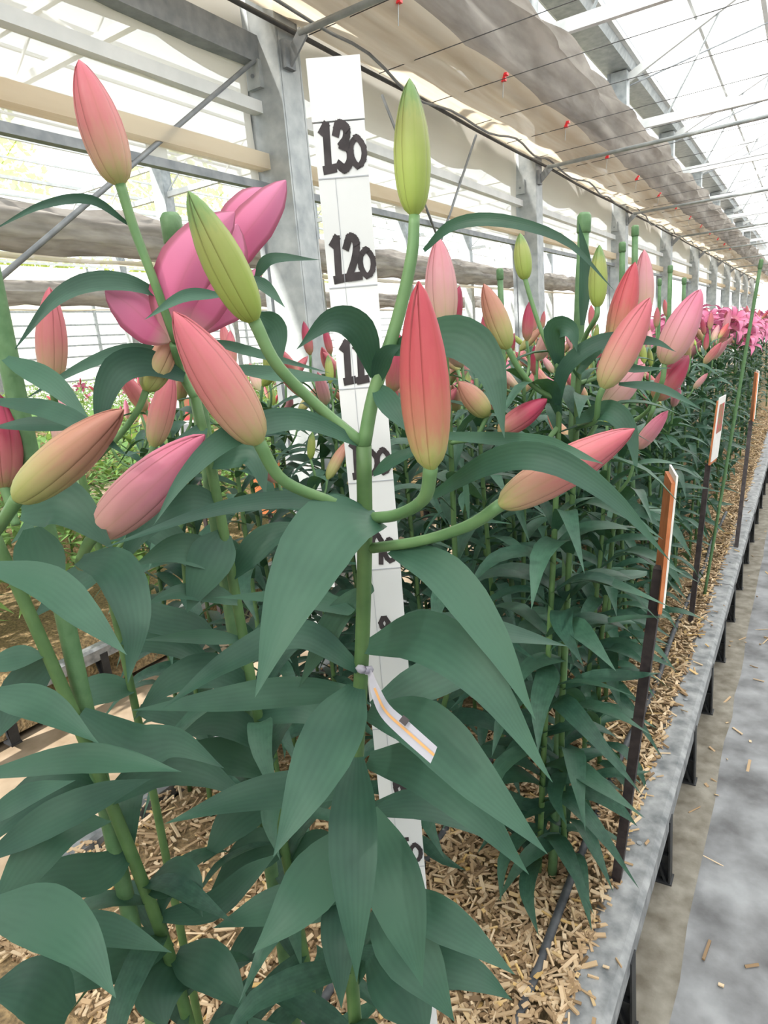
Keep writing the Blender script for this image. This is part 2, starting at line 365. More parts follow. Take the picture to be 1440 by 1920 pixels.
# gathered screens beside the gutter
def bundle(x0, x1, z0, z1, name, label, m, seed, cat='screen', y1=Y1, grp=None, ny=420):
    g = random.Random(seed); n = 22; rows = []; ph = [g.uniform(0, 6.28) for _ in range(12)]
    for j in range(ny + 1):
        y = Y0 + (y1 - Y0) * j / ny; sc_ = abs(math.sin(y * math.pi / 1.1)) ** .6; r = []
        for i in range(n + 1):
            a = 2 * math.pi * i / n
            cx = (x0 + x1) / 2 + math.cos(a) * (x1 - x0) / 2 * (.86 + .14 * sc_); cz = (z0 + z1) / 2 + math.sin(a) * (z1 - z0) / 2 * (.9 + .1 * sc_)
            fo = .036 * math.sin(a * 7 + ph[0] + .8 * math.sin(y * 1.7)) + .026 * math.sin(a * 4 + y * 2.1 + ph[1]) + .018 * math.sin(y * 5.3 + a * 3 + ph[2])
            r.append(V(cx + fo * math.cos(a), y, cz + fo * math.sin(a)))
        rows.append(r)
    o = MB().grid(rows).build(name, m, None, True); return tag(o, label, cat, grp)
bundle(-1.80, -1.40, 2.52, 3.02, 'gathered_screen', 'greyish shade screen gathered in folds above the cream sheet', M_film_shaded, 1)
bundle(-2.42, -2.14, 2.42, 2.95, 'gathered_screen', 'shade screen gathered on the far side of the wall film', M_film_shaded, 2)
for x in (-6.4, -11.4): bundle(x - .28, x + .28, 2.32, 2.72, 'gathered_screen', 'brownish gathered screen hanging across the far bays', M_film_shaded, int(-x), 'screen', 26, 'gathered screens of the far bays', 120)
for x in (-6.55, -11.6):
    rows = [[V(x + a, y, 2.28 - .06 * math.sin(a * 3 + .5) + .01 * math.sin(y * 4)) for a in np.linspace(-.5, .45, 6)] for y in np.arange(Y0, 26, .5)]
    tag(MB().grid(rows).build('screen_sheet', M_film_lit, None, True), 'cream screen sheet below a far gathered screen', 'screen', 'cream sheets of the far bays')
rows = []                                              # cream sheet sagging between wires
for y in np.arange(Y0, Y1, .1):
    sg = abs(math.sin(y * math.pi / 1.1)) ** .7
    rows.append([V(CX + .05 + .42 * u + (.03 * sg if u > .9 else 0), y, 2.455 - .03 * math.sin(u * math.pi) * (.4 + .6 * sg) + .012 * math.sin(u * 17 + y * .7) - (.0 if u < .95 else -.04)) for u in np.linspace(0, 1.0, 13)])
tag(MB().grid(rows).build('screen_sheet', M_film_lit, None, True), 'cream screen sheet slung beside the nearest column heads', 'screen')
k = 0
for y in np.arange(.35, 16, .55):
    o = MB().tube([V(CX + .1, y, 2.425), V(-1.0, y, 2.44), V(3.2, y, 2.47)], .0022, 5).build('support_wire', M_cable); tag(o, 'thin dark support wire crossing under the screens', 'wire', 'screen support wires')
    if k % 2 == 0:
        t = empty('red_clip', (-1.475, y + .1, 2.47), 'small red clip on the edge of the cream screen', 'clip', 'red screen clips')
        MB().box((-1.468, y + .1, 2.47), (.014, .01, .014)).box((-1.453, y + .1, 2.486), (.01, .014, .006)).build('jaw', M_red, t)
        MB().tube([V(-1.468, y + .1, 2.46), V(-1.475, y + .1, 2.38)], .002, 4).build('hook', M_galv, t)
    k += 1
# roofs: panes between purlins, ridge at x=1.6 for the near bay
def roof(name, x0, z0, x1, z1, m, ny, label):
    st = empty(name, (x0, 0, z0)); st['kind'] = 'structure'; pm = None; nx = 3
    for i in range(nx):
        a, b = i / nx, (i + 1) / nx
        A = V(x0 + (x1 - x0) * a, 0, z0 + (z1 - z0) * a); B = V(x0 + (x1 - x0) * b, 0, z0 + (z1 - z0) * b)
        pm = None
        for j in range(ny):
            y = Y0 + 1.5 * j
            if pm is None:
                q = MB(); q.grid([[A + V(0, y, 0), A + V(0, y + 1.48, 0)], [B + V(0, y, 0), B + V(0, y + 1.48, 0)]]); pm = q.build('roof_pane', m, st); yb = y
            else: link('roof_pane', pm.data, st, Matrix.Translation((0, y - yb, 0)))
        MB().beam(A + V(0, Y0, -.03), A + V(0, Y0 + 1.5 * ny, -.03), .05, .05).build('purlin', M_white, st)
        C = (A + B) / 2
        MB().beam(C + V(0, Y0, -.02), C + V(0, Y0 + 1.5 * ny, -.02), .03, .03).build('glazing_bar', M_white, st)
roof('ceiling', CX + .18, 3.96, 1.6, 5.5, M_roofd, 28, '')
roof('ceiling', 5.2, 3.96, 1.6, 5.5, M_roofd, 28, '')
for x in (CX, -7.0, -12.0):
    w = 2.5
    roof('ceiling', x - .18, 3.96, x - w, 5.0, M_roofc, 22, ''); roof('ceiling', x - 2 * w + .1, 3.96, x - w, 5.0, M_roofc, 22, '')
# trusses of the far bays
for bx in (CX, -7.0):
    for k in range(6):
        y = 3.2 + 3 * k; t = empty('roof_truss', (bx - 2.5, y, 3.3), 'slender white roof truss spanning the far bays', 'truss', 'trusses of the far bays')
        MB().beam(V(bx - 4.95, y, 3.2), V(bx - .1, y, 3.2), .05, .06).build('bottom_chord', M_white, t)
        MB().beam(V(bx - 4.95, y, 3.55), V(bx - .1, y, 3.55), .04, .05).build('top_chord', M_white, t)
        for j in range(10): MB().tube([V(bx - .2 - j * .48, y, 3.2 + (.35 if j % 2 else 0)), V(bx - .68 - j * .48, y, 3.55 - (.35 if j % 2 else 0))], .011, 5).build('web_rod', M_white, t)
# far side wall
t = empty('wall_left', (-17.2, 8, 0)); t['kind'] = 'structure'
MB().grid([[V(-17.2, y, z) for y in (-4, 8, 20, 40)] for z in (-.3, 1.5, 3.9)]).build('sheet', M_far, t)
for z in (.9, 1.25, 1.55, 1.85, 2.1, 2.4, 2.75, 3.1): MB().beam(V(-17.12, -4, z), V(-17.12, 40, z), .05, .045).build('wall_rail', M_galv, t)
for k in range(14): MB().beam(V(-17.1, -3 + 3 * k, -.3), V(-17.1, -3 + 3 * k, 3.9), .07, .07, (1, 0, 0)).build('wall_post', M_galv, t)
t = empty('wall_back', (-5, 36, 0)); t['kind'] = 'structure'
MB().grid([[V(x, 36, z) for x in (-18, -6, 6)] for z in (-.3, 1.5, 4)]).build('sheet', M_far, t)
t = empty('wall_right_added', (5.4, 8, 0)); t['kind'] = 'structure'  # out of view, added to cut the light coming in from the right
MB().grid([[V(5.4, y, z) for y in (-7, 8, 20, 36)] for z in (-.3, 1.5, 3.96)]).build('sheet', M_side, t)
t = empty('wall_front_added', (-5, -7, 0)); t['kind'] = 'structure'  # unseen behind the camera, added to hold back light from that end
MB().grid([[V(x, -7, z) for x in (-18, -6, 5.4)] for z in (-.3, 1.5, 4)]).build('sheet', M_side, t)
# trees outside
def tree(x, y, h, label):
    t = empty('tree', (x, y, -.3), label, 'tree', 'trees outside the far wall'); g = random.Random(int(y * 7))
    MB().tube([V(x, y, -.3), V(x + .2, y + .1, h * .5), V(x, y, h * .85)], [.22, .15, .05], 8).build('trunk', M_bark, t, True)
    q = MB()
    for i in range(2600):
        a = g.uniform(0, 6.28); u = g.random(); rr = h * .36 * math.sqrt(g.random()) * (1 - .6 * abs(u - .4)); c = V(x + rr * math.cos(a), y + rr * math.sin(a), h * (.35 + .65 * u))
        n1 = V(g.gauss(0, 1), g.gauss(0, 1), g.gauss(0, 1)).normalized(); n2 = n1.orthogonal().normalized(); s = g.uniform(.10, .2)
        b = q.pts([c - n1 * s, c + n2 * s * .5, c + n1 * s, c - n2 * s * .5]); q.f.append([b, b + 1, b + 2, b + 3])
    q.build('foliage', M_tree, t)
for i in range(8): tree(-24 - (i % 2) * 5, 3 + i * 4.6, 8.2 + (i * 37 % 5) * .5, 'yellow-green tree outside seen through the far roofs')

# ------------------------------------------------------------------ lily building blocks
PR_T = [0, .03, .1, .2, .35, .5, .65, .8, .9, .96, 1]; PR_R = [.2, .46, .70, .88, .99, .985, .88, .655, .425, .245, .03]
def bud_meshes(mkey, nt=18, na=13, lo=False):
    m = M_bud[mkey]; ts = [i / nt for i in range(nt + 1)]; bend = lambda t: .10 * t * (1 - t)
    q = MB(); n = 24
    br = lambda t, a: np.interp(t, PR_T, PR_R) * (.92 + .05 * max(0, -math.cos(3 * a)) ** 2)
    q.grid([[V(br(t, a) * math.cos(a), br(t, a) * math.sin(a), t * .985) for a in [k * 2 * math.pi / n for k in range(n + 1)]] for t in ts],
           [[(.25, t) for k in range(n + 1)] for t in ts])
    body = q.mesh('bud', m, True); tp = []
    for s in range(3):
        q = MB(); rows = []; uvs = []
        for t in ts:
            r = np.interp(t, PR_T, PR_R); row = []; uu = []
            for k in range(na):
                ph = (k / (na - 1) - .5); a = s * 2 * math.pi / 3 + ph * math.radians(106)
                rr = r * (1.0 + .06 * math.exp(-(ph / .10) ** 2) - .05 * math.exp(-(ph / .03) ** 2) - .13 * (abs(ph) * 2) ** 5)
                row.append(V(rr * math.cos(a), rr * math.sin(a), t)); uu.append((k / (na - 1), t))
            rows.append(row); uvs.append(uu)
        q.grid(rows, uvs); tp.append(q.mesh('tepal', m, True))
    return body, tp
BUD = {k: bud_meshes(k) for k in M_bud}
BUDLO = {k: bud_meshes(k, 9, 7) for k in M_bud}
def align(base, tip, R_, roll=0.):
    z = (tip - base); L = z.length; z = z / L; x = z.orthogonal().normalized(); y = z.cross(x)
    M = Matrix((x, y, z)).transposed().to_4x4()
    return Matrix.Translation(base) @ M @ Matrix.Rotation(roll, 4, 'Z') @ Matrix.Diagonal((R_, R_, L, 1))
def add_bud(parent, kind, base, tip, R_, roll=0., lib=None, label=None, tep=True):
    """base, tip in the parent's local frame"""
    body, tp = (lib or BUD)[kind]
    b = link('bud', body, parent, align(base, tip, R_, roll))
    if label: b['label'] = label
    if tep:
        for me in tp: link('tepal', me, b)
    return b
def catmull(ps, n):
    ps = [Vector(p) for p in ps]; P = [ps[0] * 2 - ps[1]] + ps + [ps[-1] * 2 - ps[-2]]; out = []; m = len(ps) - 1
    for i in range(n + 1):
        u = min(i / n * m, m - 1e-6); k = int(u); t = u - k; a, b, c, d = P[k:k + 4]
        out.append(.5 * ((2 * b) + (c - a) * t + (2 * a - 5 * b + 4 * c - d) * t * t + (3 * b - a - 3 * c + d) * t ** 3))
    return out
LP_T = [0, .08, .2, .35, .5, .65, .8, .92, 1]; LP_W = [.34, .54, .84, 1, .95, .74, .42, .15, .004]
def ribbon(q, ps, w, nrm, n=16, fold=.18, prof=(LP_T, LP_W), na=6, twist=0.):
    c = catmull(ps, n); rows = []; uvs = []; prev = None
    for i, p in enumerate(c):
        t = (c[min(i + 1, n)] - c[max(i - 1, 0)]).normalized()
        N = Vector(nrm) if prev is None else (Vector(nrm) * .35 + prev * .65)
        s = t.cross(N)
        if s.length < 1e-4: s = t.orthogonal()
        s.normalize(); N = s.cross(t).normalized(); prev = N
        if twist:
            Mr = Matrix.Rotation(twist * i / n, 3, t); s = Mr @ s; N = Mr @ N
        hw = w / 2 * np.interp(i / n, *prof); row = []; uu = []
        for k in range(na + 1):
            e = k / na * 2 - 1
            row.append(p + s * hw * e + N * hw * fold * (abs(e) ** 1.5 * 1.0 - .1)); uu.append((k / na, i / n))
        rows.append(row); uvs.append(uu)
    q.grid(rows, uvs); return q
def to_cam(p): return (Vector(CAM) - Vector(p)).normalized()

# hero lilies: leaves given as a chain of places (pixel, depth) and a width in pixels
def hero_leaf(plant, pts, wpx, up=.45, fold=.2, name='leaf', m=None, twist=0., prof=None):
    P3 = [T(*p) for p in pts]; mid = P3[len(P3) // 2]; d = sum(p[2] for p in pts) / len(pts)
    nrm = (to_cam(mid) * (1 - up) + V(0, 0, 1) * up).normalized()
    return ribbon(MB(), P3, wpx * d / F * .96, nrm, 18, fold, prof or (LP_T, LP_W), 6, twist).build(name, m or M_leaf, plant, True)
def hero_bud(plant, kind, base, tip, wpx, stalk=None, roll=0., rs=.0042, label=None):
    b = T(*base); t = T(*tip); R_ = wpx / 2 * (base[2] + tip[2]) / 2 / F; o = parent_world(plant)
    if stalk:
        ps = catmull([T(*p) for p in stalk] + [b + (t - b) * .015], 14)
        MB().tube(ps, [rs * (1.0 + .25 * abs(i / 14 - .4)) for i in range(15)], 8).build('flower_stalk', M_stalk, plant, True)
    return add_bud(plant, kind, b - o, t - o, R_, roll, BUD, label)

# generic leaf meshes for grown plants: along +X, 1 m long (scaled)
LEAFM = []
for k in range(6):
    dr = (.10, .22, .35, .5, .28, .15)[k]; up = (.10, .16, .2, .22, .05, .2)[k]
    LEAFM.append(ribbon(MB(), [V(0, 0, 0), V(.33, .02 * (k - 2), up * .8), V(.68, .03 * (k - 3), up * .75 - dr * .3), V(.98, .02 * k, up * .2 - dr)], .20 + .02 * (k % 3), (0, 0, 1), 9, .22, (LP_T, LP_W), 4).mesh('leaf', M_leaf, True))
def leaf_matrix(p, az, pitch, L, roll=0.):
    return Matrix.Translation(p) @ Matrix.Rotation(az, 4, 'Z') @ Matrix.Rotation(-pitch, 4, 'Y') @ Matrix.Rotation(roll, 4, 'X') @ Matrix.Diagonal((L, L, L, 1))
def grow_leaves(plant, path, g, n, t0=.06, t1=.97, L0=.12, L1=.16, parts=True, skip=None):
    """leaves around a stem path given in the plant's local frame"""
    az = g.uniform(0, 6.28); c = catmull(path, 40)
    for i in range(n):
        u = t0 + (t1 - t0) * i / max(1, n - 1); p = c[int(u * 40)]; az += 2.4 + g.gauss(0, .25)
        if skip and skip(az, u): continue
        L = (L0 + (L1 - L0) * math.sin(math.pi * min(1, u + .12))) * g.uniform(.85, 1.15)
        link('leaf', LEAFM[g.randrange(6)], plant, leaf_matrix(p, az, g.gauss(.12 + .35 * (u - .5), .18), L, g.gauss(0, .2)))
def top_buds(plant, top, g, kinds, L=.105, lib=None, spread=1., tep=True):
    n = len(kinds); a0 = g.uniform(0, 6.28)
    for i, kd in enumerate(kinds):
        a = a0 + i * 6.28 / n + g.gauss(0, .2); out = (0.02 if i == 0 and n > 2 else g.uniform(.05, .085)) * spread; s = top - V(0, 0, .03 + .025 * i)
        e = top + V(math.cos(a) * out, math.sin(a) * out, (.07 if i == 0 else g.uniform(-.005, .04)))
        mid = (s + e) / 2 + V(math.cos(a), math.sin(a), -.3) * .018
        MB().tube(catmull([s, mid, e], 6), .0034, 6).build_local('flower_stalk', M_stalk, plant) if False else link('flower_stalk', MB().tube(catmull([s, mid, e], 6), .0034, 6).mesh('flower_stalk', M_stalk, True), plant)
        d = V(math.cos(a) * (.15 if i == 0 else .75), math.sin(a) * (.15 if i == 0 else .75), g.uniform(.6, 1.0)).normalized()
        l = L * g.uniform(.8, 1.15) * (.8 if kd == 'green' else 1)
        add_bud(plant, kd, e, e + d * l, l * g.uniform(.135, .16), g.uniform(0, 6), lib or BUDLO, None, tep)
def open_flower_mesh(m):
    q = MB()
    for k in range(6):
        a = k * math.pi / 3; c, s = math.cos(a), math.sin(a); P = [V(0, 0, 0), V(.03 * c, .03 * s, .045), V(.075 * c, .075 * s, .06), V(.115 * c, .115 * s, .025)]
        ribbon(q, P, .05 if k % 2 else .038, V(c * -.3, s * -.3, 1), 8, .25, (LP_T, LP_W), 4)
    return q
M_petal = budmat('petal_pink', [(0, (.62, .42, .36)), (.3, (.60, .14, .28)), (1, (.64, .22, .38))])
def stem_mesh(plant, path, r0=.0065, r1=.0045):
    c = catmull(path, 12); link('stem', MB().tube(c, [r0 + (r1 - r0) * i / 12 for i in range(13)], 8).mesh('stem', M_stem, True), plant)

# ------------------------------------------------------------------ the measuring stick
ra = ray(690, 700); ra = Vector((ra[0], ra[1], 0)).normalized()
RB = V(-.394, .578, 0); fx = Vector((-ra.y, ra.x, 0)) * -1; fx = Vector((ra.y, -ra.x, 0)); RM = Matrix((fx, ra, V(0, 0, 1))).transposed()
rul = empty('measuring_stick', RB, 'white measuring stick with handwritten black height numbers up to 130', 'measuring stick')
hw = .0245
def rl(x, z, y=0): return RB + RM @ V(x, y, z)
q = MB(); q.box(RB + V(0, 0, .674), (hw, .011, .674), RM); q.build('lower_board', M_board, rul)
q = MB(); q.box(RB + RM @ V(.0, .0005, 1.376), (hw + .0006, .0115, .0265), RM); q.build('end_cap', M_board, rul)
q = MB()
for z in (.3, .4, .5, .6, .7, .8, .9, 1.0, 1.1, 1.2, 1.3): q.box(rl(0, z, -.0112), (hw * .99, .0003, .0005), RM)
q.box(rl(-.008, .65, -.0111), (.0002, .0003, .65), RM)
q.build('tick_marks', M_pencil, rul)
def stroke(q, pts, w):
    pts = catmull([V(a, 0, b) for a, b in pts], 14) if len(pts) > 2 else [V(a, 0, b) for a, b in pts]
    for a, b in zip(pts, pts[1:]):
        t = (b - a); e = t.normalized() * w * .35; n_ = V(-t.z, 0, t.x).normalized() * w / 2
        P = [a - e - n_, b + e - n_, b + e + n_, a - e + n_]; DG.append(P)
DIG = {'1': [[(-.002, .0), (-.0008, .030)], [(-.0045, .0), (.003, .0008)], [(-.0045, .0255), (-.0008, .030)]],
       '3': [[(-.005, .024), (-.002, .030), (.004, .027), (.003, .020), (-.001, .016)], [(-.001, .016), (.005, .013), (.005, .005), (.0, .0), (-.005, .003)]],
       '2': [[(-.005, .023), (-.001, .030), (.004, .026), (.002, .015), (-.005, .001)], [(-.005, .001), (.005, .0015)]],
       '0': [[(0, .024), (-.005, .019), (-.0055, .009), (-.001, .001), (.0045, .006), (.0055, .016), (.001, .0235), (-.001, .024)]],
       '9': [[(.004, .02), (.0, .026), (-.0045, .02), (-.001, .014), (.004, .018)], [(.004, .02), (.002, .0)]],
       '8': [[(0, .015), (-.004, .021), (0, .027), (.004, .021), (0, .015), (-.005, .008), (0, .0), (.005, .007), (0, .015)]],
       '7': [[(-.005, .026), (.005, .027)], [(.005, .027), (-.001, .0)]],
       '6': [[(.003, .028), (-.004, .014), (-.002, .001), (.004, .005), (.001, .012), (-.004, .008)]],
       '5': [[(.004, .027), (-.003, .027)], [(-.003, .027), (-.004, .016), (.004, .012), (.002, .001), (-.005, .002)]]}
for num in (130, 120, 110, 100, 90, 80, 70, 60, 50):
    DG = []; s = str(num); n0 = len(s); wd_ = .0135; xs = [-.0115 + i * wd_ if n0 == 3 else .001 + i * wd_ for i in range(n0)]
    q = MB()
    for ch, x in zip(s, xs):
        k0 = len(DG); [stroke(q, st, .0062 if ch in '123' else .0048) for st in DIG[ch]]
        sc0 = 1.28 if ch != '0' else 1.08
        for P in DG[k0:]:
            j = len(q.v); zz = -.0113 - .00002 * (j % 37)
            b = q.pts([rl(x + p.x * 1.12, num / 100 + .0075 + p.z * sc0, zz) for p in P]); q.f.append([b, b + 1, b + 2, b + 3])
    q.build('number_' + {130: 'one_hundred_thirty', 120: 'one_hundred_twenty', 110: 'one_hundred_ten', 100: 'one_hundred', 90: 'ninety', 80: 'eighty', 70: 'seventy', 60: 'sixty', 50: 'fifty'}[num], M_ink, rul)

# ------------------------------------------------------------------ hero lily A (in front of the stick)
def plant_from(stem_px, name, label, r0=.0075, r1=.0055, base=None):
    ps = [T(*p) for p in stem_px]; b = ps[0].copy() if base is None else base
    root = empty(name, V(b.x, b.y, 0), label, 'lily plant')
    pl = [V(b.x, b.y, 0)] + [p for p in ps if p.z > .03]; path = []
    for a_, b_ in zip(pl, pl[1:]):                     # even steps along the stem
        k_ = max(1, round((b_ - a_).length / .11)); path += [a_.lerp(b_, i / k_) for i in range(k_)]
    path.append(pl[-1])
    for _ in range(2): path = [path[0]] + [(path[i - 1] + path[i] * 2 + path[i + 1]) / 4 for i in range(1, len(path) - 1)] + [path[-1]]
    c = catmull(path, 30)
    MB().tube(c, [r0 + (r1 - r0) * i / 30 for i in range(31)], 10).build('stem', M_stem, root, True)
    return root, [p - root.location for p in path]
A, pathA = plant_from([(650, 1800, .745), (668, 1420, .655), (684, 1180, .615), (690, 970, .58), (682, 835, .555)], 'lily_plant', 'foremost lily with tall red bud, taped stem, in front of the measuring stick', .0085, .0068)
MB().tube(catmull([T(682, 838, .555), T(702, 735, .55), T(745, 600, .54), T(772, 480, .53), T(777, 404, .525)], 16), [.0062 - .0016 * i / 16 for i in range(17)], 10).build('flower_stalk', M_stalk, A, True)
hero_bud(A, 'green', (777, 405, .525), (768, 147, .50), 71, None, .4, label='upright yellow-green bud at the top')
hero_bud(A, 'red', (808, 880, .47), (785, 527, .43), 96, [(692, 972, .578), (745, 965, .54), (795, 935, .49)], .9, .0048, 'large upright red bud')
hero_bud(A, 'pink', (936, 948, .50), (1190, 804, .47), 80, [(698, 1028, .585), (790, 1014, .55), (880, 985, .52)], .2, .0045, 'long pink bud pointing right')
hero_bud(A, 'green', (478, 604, .52), (353, 358, .47), 82, [(680, 832, .555), (600, 765, .55), (520, 685, .53)], 1.1, .0046, 'slanting yellow-green bud')
hero_bud(A, 'pink', (487, 832, .50), (325, 584, .455), 98, [(690, 968, .58), (620, 940, .55), (530, 900, .52)], .5, .0046, 'pink bud leaning left')
LA = [
 ([(712, 975, .57), (630, 985, .53), (548, 1120, .49), (478, 1308, .47)], 150, .45),
 ([(735, 1030, .57), (830, 1075, .53), (925, 1200, .50), (1005, 1352, .48)], 88, .4),
 ([(690, 1212, .60), (790, 1195, .55), (900, 1270, .50), (1036, 1467, .47)], 118, .4),
 ([(720, 1215, .61), (840, 1175, .60), (960, 1190, .60), (1066, 1212, .61)], 66, .6),
 ([(690, 1335, .61), (790, 1360, .56), (900, 1470, .52), (1027, 1602, .50)], 112, .4),
 ([(690, 1425, .63), (790, 1440, .59), (890, 1520, .56), (992, 1640, .55)], 104, .4),
 ([(668, 1290, .61), (628, 1370, .55), (575, 1480, .51), (512, 1607, .49)], 118, .3),
 ([(668, 1420, .62), (662, 1540, .56), (664, 1690, .53), (669, 1842, .52)], 96, .25),
 ([(672, 1255, .62), (560, 1190, .62), (430, 1240, .60), (306, 1328, .58)], 74, .55),
 ([(670, 1300, .64), (540, 1300, .66), (400, 1315, .66), (246, 1332, .65)], 72, .5),
 ([(690, 962, .58), (560, 938, .56), (400, 958, .53), (184, 1031, .50)], 46, .5),
 ([(676, 832, .555), (560, 787, .53), (440, 815, .50), (350, 890, .48), (288, 985, .47)], 54, .35),
 ([(703, 705, .55), (675, 620, .53), (620, 602, .52), (556, 655, .52)], 62, .2),
 ([(735, 655, .55), (850, 632, .52), (918, 690, .50), (946, 822, .48)], 88, .25),
 ([(703, 722, .55), (722, 668, .53), (755, 646, .52)], 38, .2),
 ([(704, 722, .55), (735, 765, .53), (770, 815, .52)], 46, .2),
 ([(800, 815, .55), (985, 828, .49), (1060, 845, .455), (1132, 870, .44)], 36, .35),
 ([(812, 930, .52), (925, 866, .465), (1030, 862, .435), (1150, 935, .42), (1258, 1054, .41)], 58, .25),
 ([(795, 470, .53), (850, 422, .51), (940, 414, .49), (1060, 452, .47), (1152, 545, .455)], 27, .3),
 ([(700, 890, .56), (745, 860, .545), (830, 825, .53)], 30, .4),
 ([(870, 880, .53), (875, 930, .53), (880, 985, .53)], 12, .2),
 ([(660, 1480, .66), (560, 1480, .66), (440, 1500, .65), (308, 1545, .64)], 78, .5),
 ([(655, 1560, .67), (600, 1640, .62), (545, 1710, .59), (473, 1788, .58)], 112, .3),
 ([(692, 1520, .65), (733, 1635, .60), (762, 1740, .58), (793, 1852, .57)], 112, .2),
 ([(640, 1660, .70), (636, 1760, .66), (640, 1892, .64)], 74, .25),
 ([(725, 1680, .68), (800, 1712, .64), (880, 1760, .62), (966, 1828, .60)], 84, .4),
 ([(715, 1690, .68), (752, 1760, .64), (800, 1830, .62), (852, 1915, .61)], 118, .25),
 ([(700, 1790, .70), (745, 1840, .66), (775, 1890, .65), (800, 1960, .64)], 120, .25),
 ([(690, 1520, .68), (790, 1510, .68), (880, 1540, .68), (940, 1590, .68)], 70, .6),
 ([(650, 1700, .74), (520, 1700, .74), (400, 1740, .74)], 80, .5),
 ([(690, 1800, .74), (780, 1800, .70), (890, 1830, .68), (960, 1875, .68)], 80, .5),
 ([(660, 1150, .62), (600, 1130, .66), (520, 1120, .70), (400, 1120, .72)], 52, .5),
 ([(700, 1100, .62), (640, 1150, .64), (600, 1215, .65), (560, 1290, .66)], 60, .4),
 ([(700, 1330, .66), (800, 1280, .68), (870, 1260, .70), (900, 1300, .70)], 90, .5),
]
for pts, w, up in LA: hero_leaf(A, pts, w, up)
tape = empty('tie_tape', T(690, 1262, .60), 'pale translucent tape with an orange line tied to the foremost stem', 'tape')
tp_ = [T(668, 1262, .635), T(690, 1258, .615), T(702, 1290, .585), T(722, 1332, .55), T(762, 1370, .515), T(814, 1416, .49)]
flat = ([0, .1, .2, .5, .8, 1], [.55, .6, .55, .8, 1, 1])
ribbon(MB(), tp_, 32 * .53 / F, to_cam(tp_[3]), 20, .05, flat, 4, .5).build('ribbon', M_tape, tape, True)
ribbon(MB(), [p + to_cam(p) * .0015 for p in tp_[2:]], 5 * .52 / F, to_cam(tp_[3]), 16, .05, ([0, 1], [1, 1]), 2, .35).build('orange_line', M_rust, tape, True)
ribbon(MB(), [T(752, 1346, .516), T(764, 1356, .512)], 14 * .51 / F, to_cam(tp_[3]), 2, 0, ([0, 1], [1, 1]), 2).build('dark_mark', M_ink, tape)
q = MB(); q.tube([T(668, 1250, .64) , T(680, 1256, .60), T(694, 1256, .615)], .004, 6); q.build('knot', M_tape, tape, True)

# ------------------------------------------------------------------ hero lilies at the left
B, pathB = plant_from([(330, 1790, .80), (265, 1655, .76), (200, 1490, .71), (140, 1325, .68), (45, 1130, .65), (-20, 985, .63)], 'lily_plant', 'lily at the left edge with a slanting yellow-pink bud', .009, .006)
hero_bud(B, 'orange', (30, 937, .52), (232, 767, .49), 88, [(-20, 1010, .56), (0, 985, .54), (20, 955, .525)], .3, .005, 'yellow-green to pink bud')
hero_bud(B, 'crimson', (8, 916, .62), (-6, 735, .62), 72, [(30, 985, .62), (18, 945, .62)], 0, .004)
LB = [
 ([(-10, 752, .56), (85, 768, .53), (165, 803, .51), (243, 858, .50)], 46, .4), ([(10, 672, .60), (95, 718, .57), (172, 792, .55)], 50, .35),
 ([(150, 800, .60), (60, 796, .60), (-20, 802, .60)], 36, .4), ([(-20, 1062, .52), (85, 1092, .50), (165, 1160, .48), (238, 1228, .47)], 78, .4),
 ([(150, 1050, .58), (215, 1065, .54), (252, 1160, .51), (240, 1282, .50)], 86, .3), ([(-20, 1300, .56), (80, 1325, .53), (186, 1394, .51)], 74, .4),
 ([(-20, 1452, .58), (130, 1425, .56), (240, 1430, .55), (340, 1447, .54)], 66, .5), ([(-30, 1540, .5), (50, 1494, .49), (142, 1463, .48)], 54, .4),
 ([(-20, 1700, .60), (70, 1715, .57), (150, 1770, .54), (218, 1872, .52)], 118, .4), ([(100, 1740, .68), (200, 1745, .66), (322, 1786, .65)], 66, .5),
 ([(40, 960, .60), (120, 945, .585), (215, 1032, .57)], 104, .25), ([(60, 990, .62), (80, 1060, .62), (120, 1140, .62)], 90, .2),
 ([(-20, 1245, .66), (40, 1235, .66), (88, 1230, .66)], 60, .5), ([(-10, 1600, .62), (90, 1540, .62), (200, 1490, .63), (285, 1460, .64)], 74, .4),
 ([(0, 1690, .62), (110, 1560, .64), (210, 1540, .68)], 90, .4), ([(190, 1480, .72), (110, 1470, .7), (20, 1530, .68), (-40, 1600, .66)], 90, .5),
 ([(240, 1600, .75), (180, 1640, .72), (90, 1650, .70), (20, 1700, .68)], 90, .5), ([(280, 1660, .77), (340, 1650, .74), (380, 1720, .72)], 80, .4),
 ([(320, 1760, .80), (240, 1790, .76), (140, 1830, .72), (60, 1900, .70)], 100, .5), ([(330, 1790, .8), (400, 1820, .76), (470, 1900, .74)], 90, .4),
 ([(300, 1720, .78), (400, 1700, .78), (470, 1640, .78), (520, 1600, .78)], 60, .5), ([(150, 1340, .68), (250, 1400, .70), (330, 1395, .72), (420, 1440, .72)], 90, .5),
 ([(200, 1500, .72), (300, 1440, .74), (380, 1450, .76), (470, 1500, .76)], 90, .5), ([(100, 1240, .68), (40, 1300, .68), (-20, 1400, .66)], 90, .4),
 ([(330, 1800, .8), (300, 1860, .76), (310, 1930, .74)], 110, .3), ([(130, 1900, .62), (60, 1850, .6), (-30, 1860, .6)], 110, .4),
]
for pts, w, up in LB: hero_leaf(B, pts, w, up)
C, pathC = plant_from([(575, 1800, .93), (515, 1500, .88), (455, 1200, .82), (405, 900, .775), (366, 745, .755)], 'lily_plant', 'lily with the opening pink flower, tied to the cane left of the stick', .0075, .006)
MB().tube(catmull([T(366, 748, .755), T(340, 700, .74), T(326, 645, .70)], 8), .0048, 8).build('flower_stalk', M_stalk, C, True)
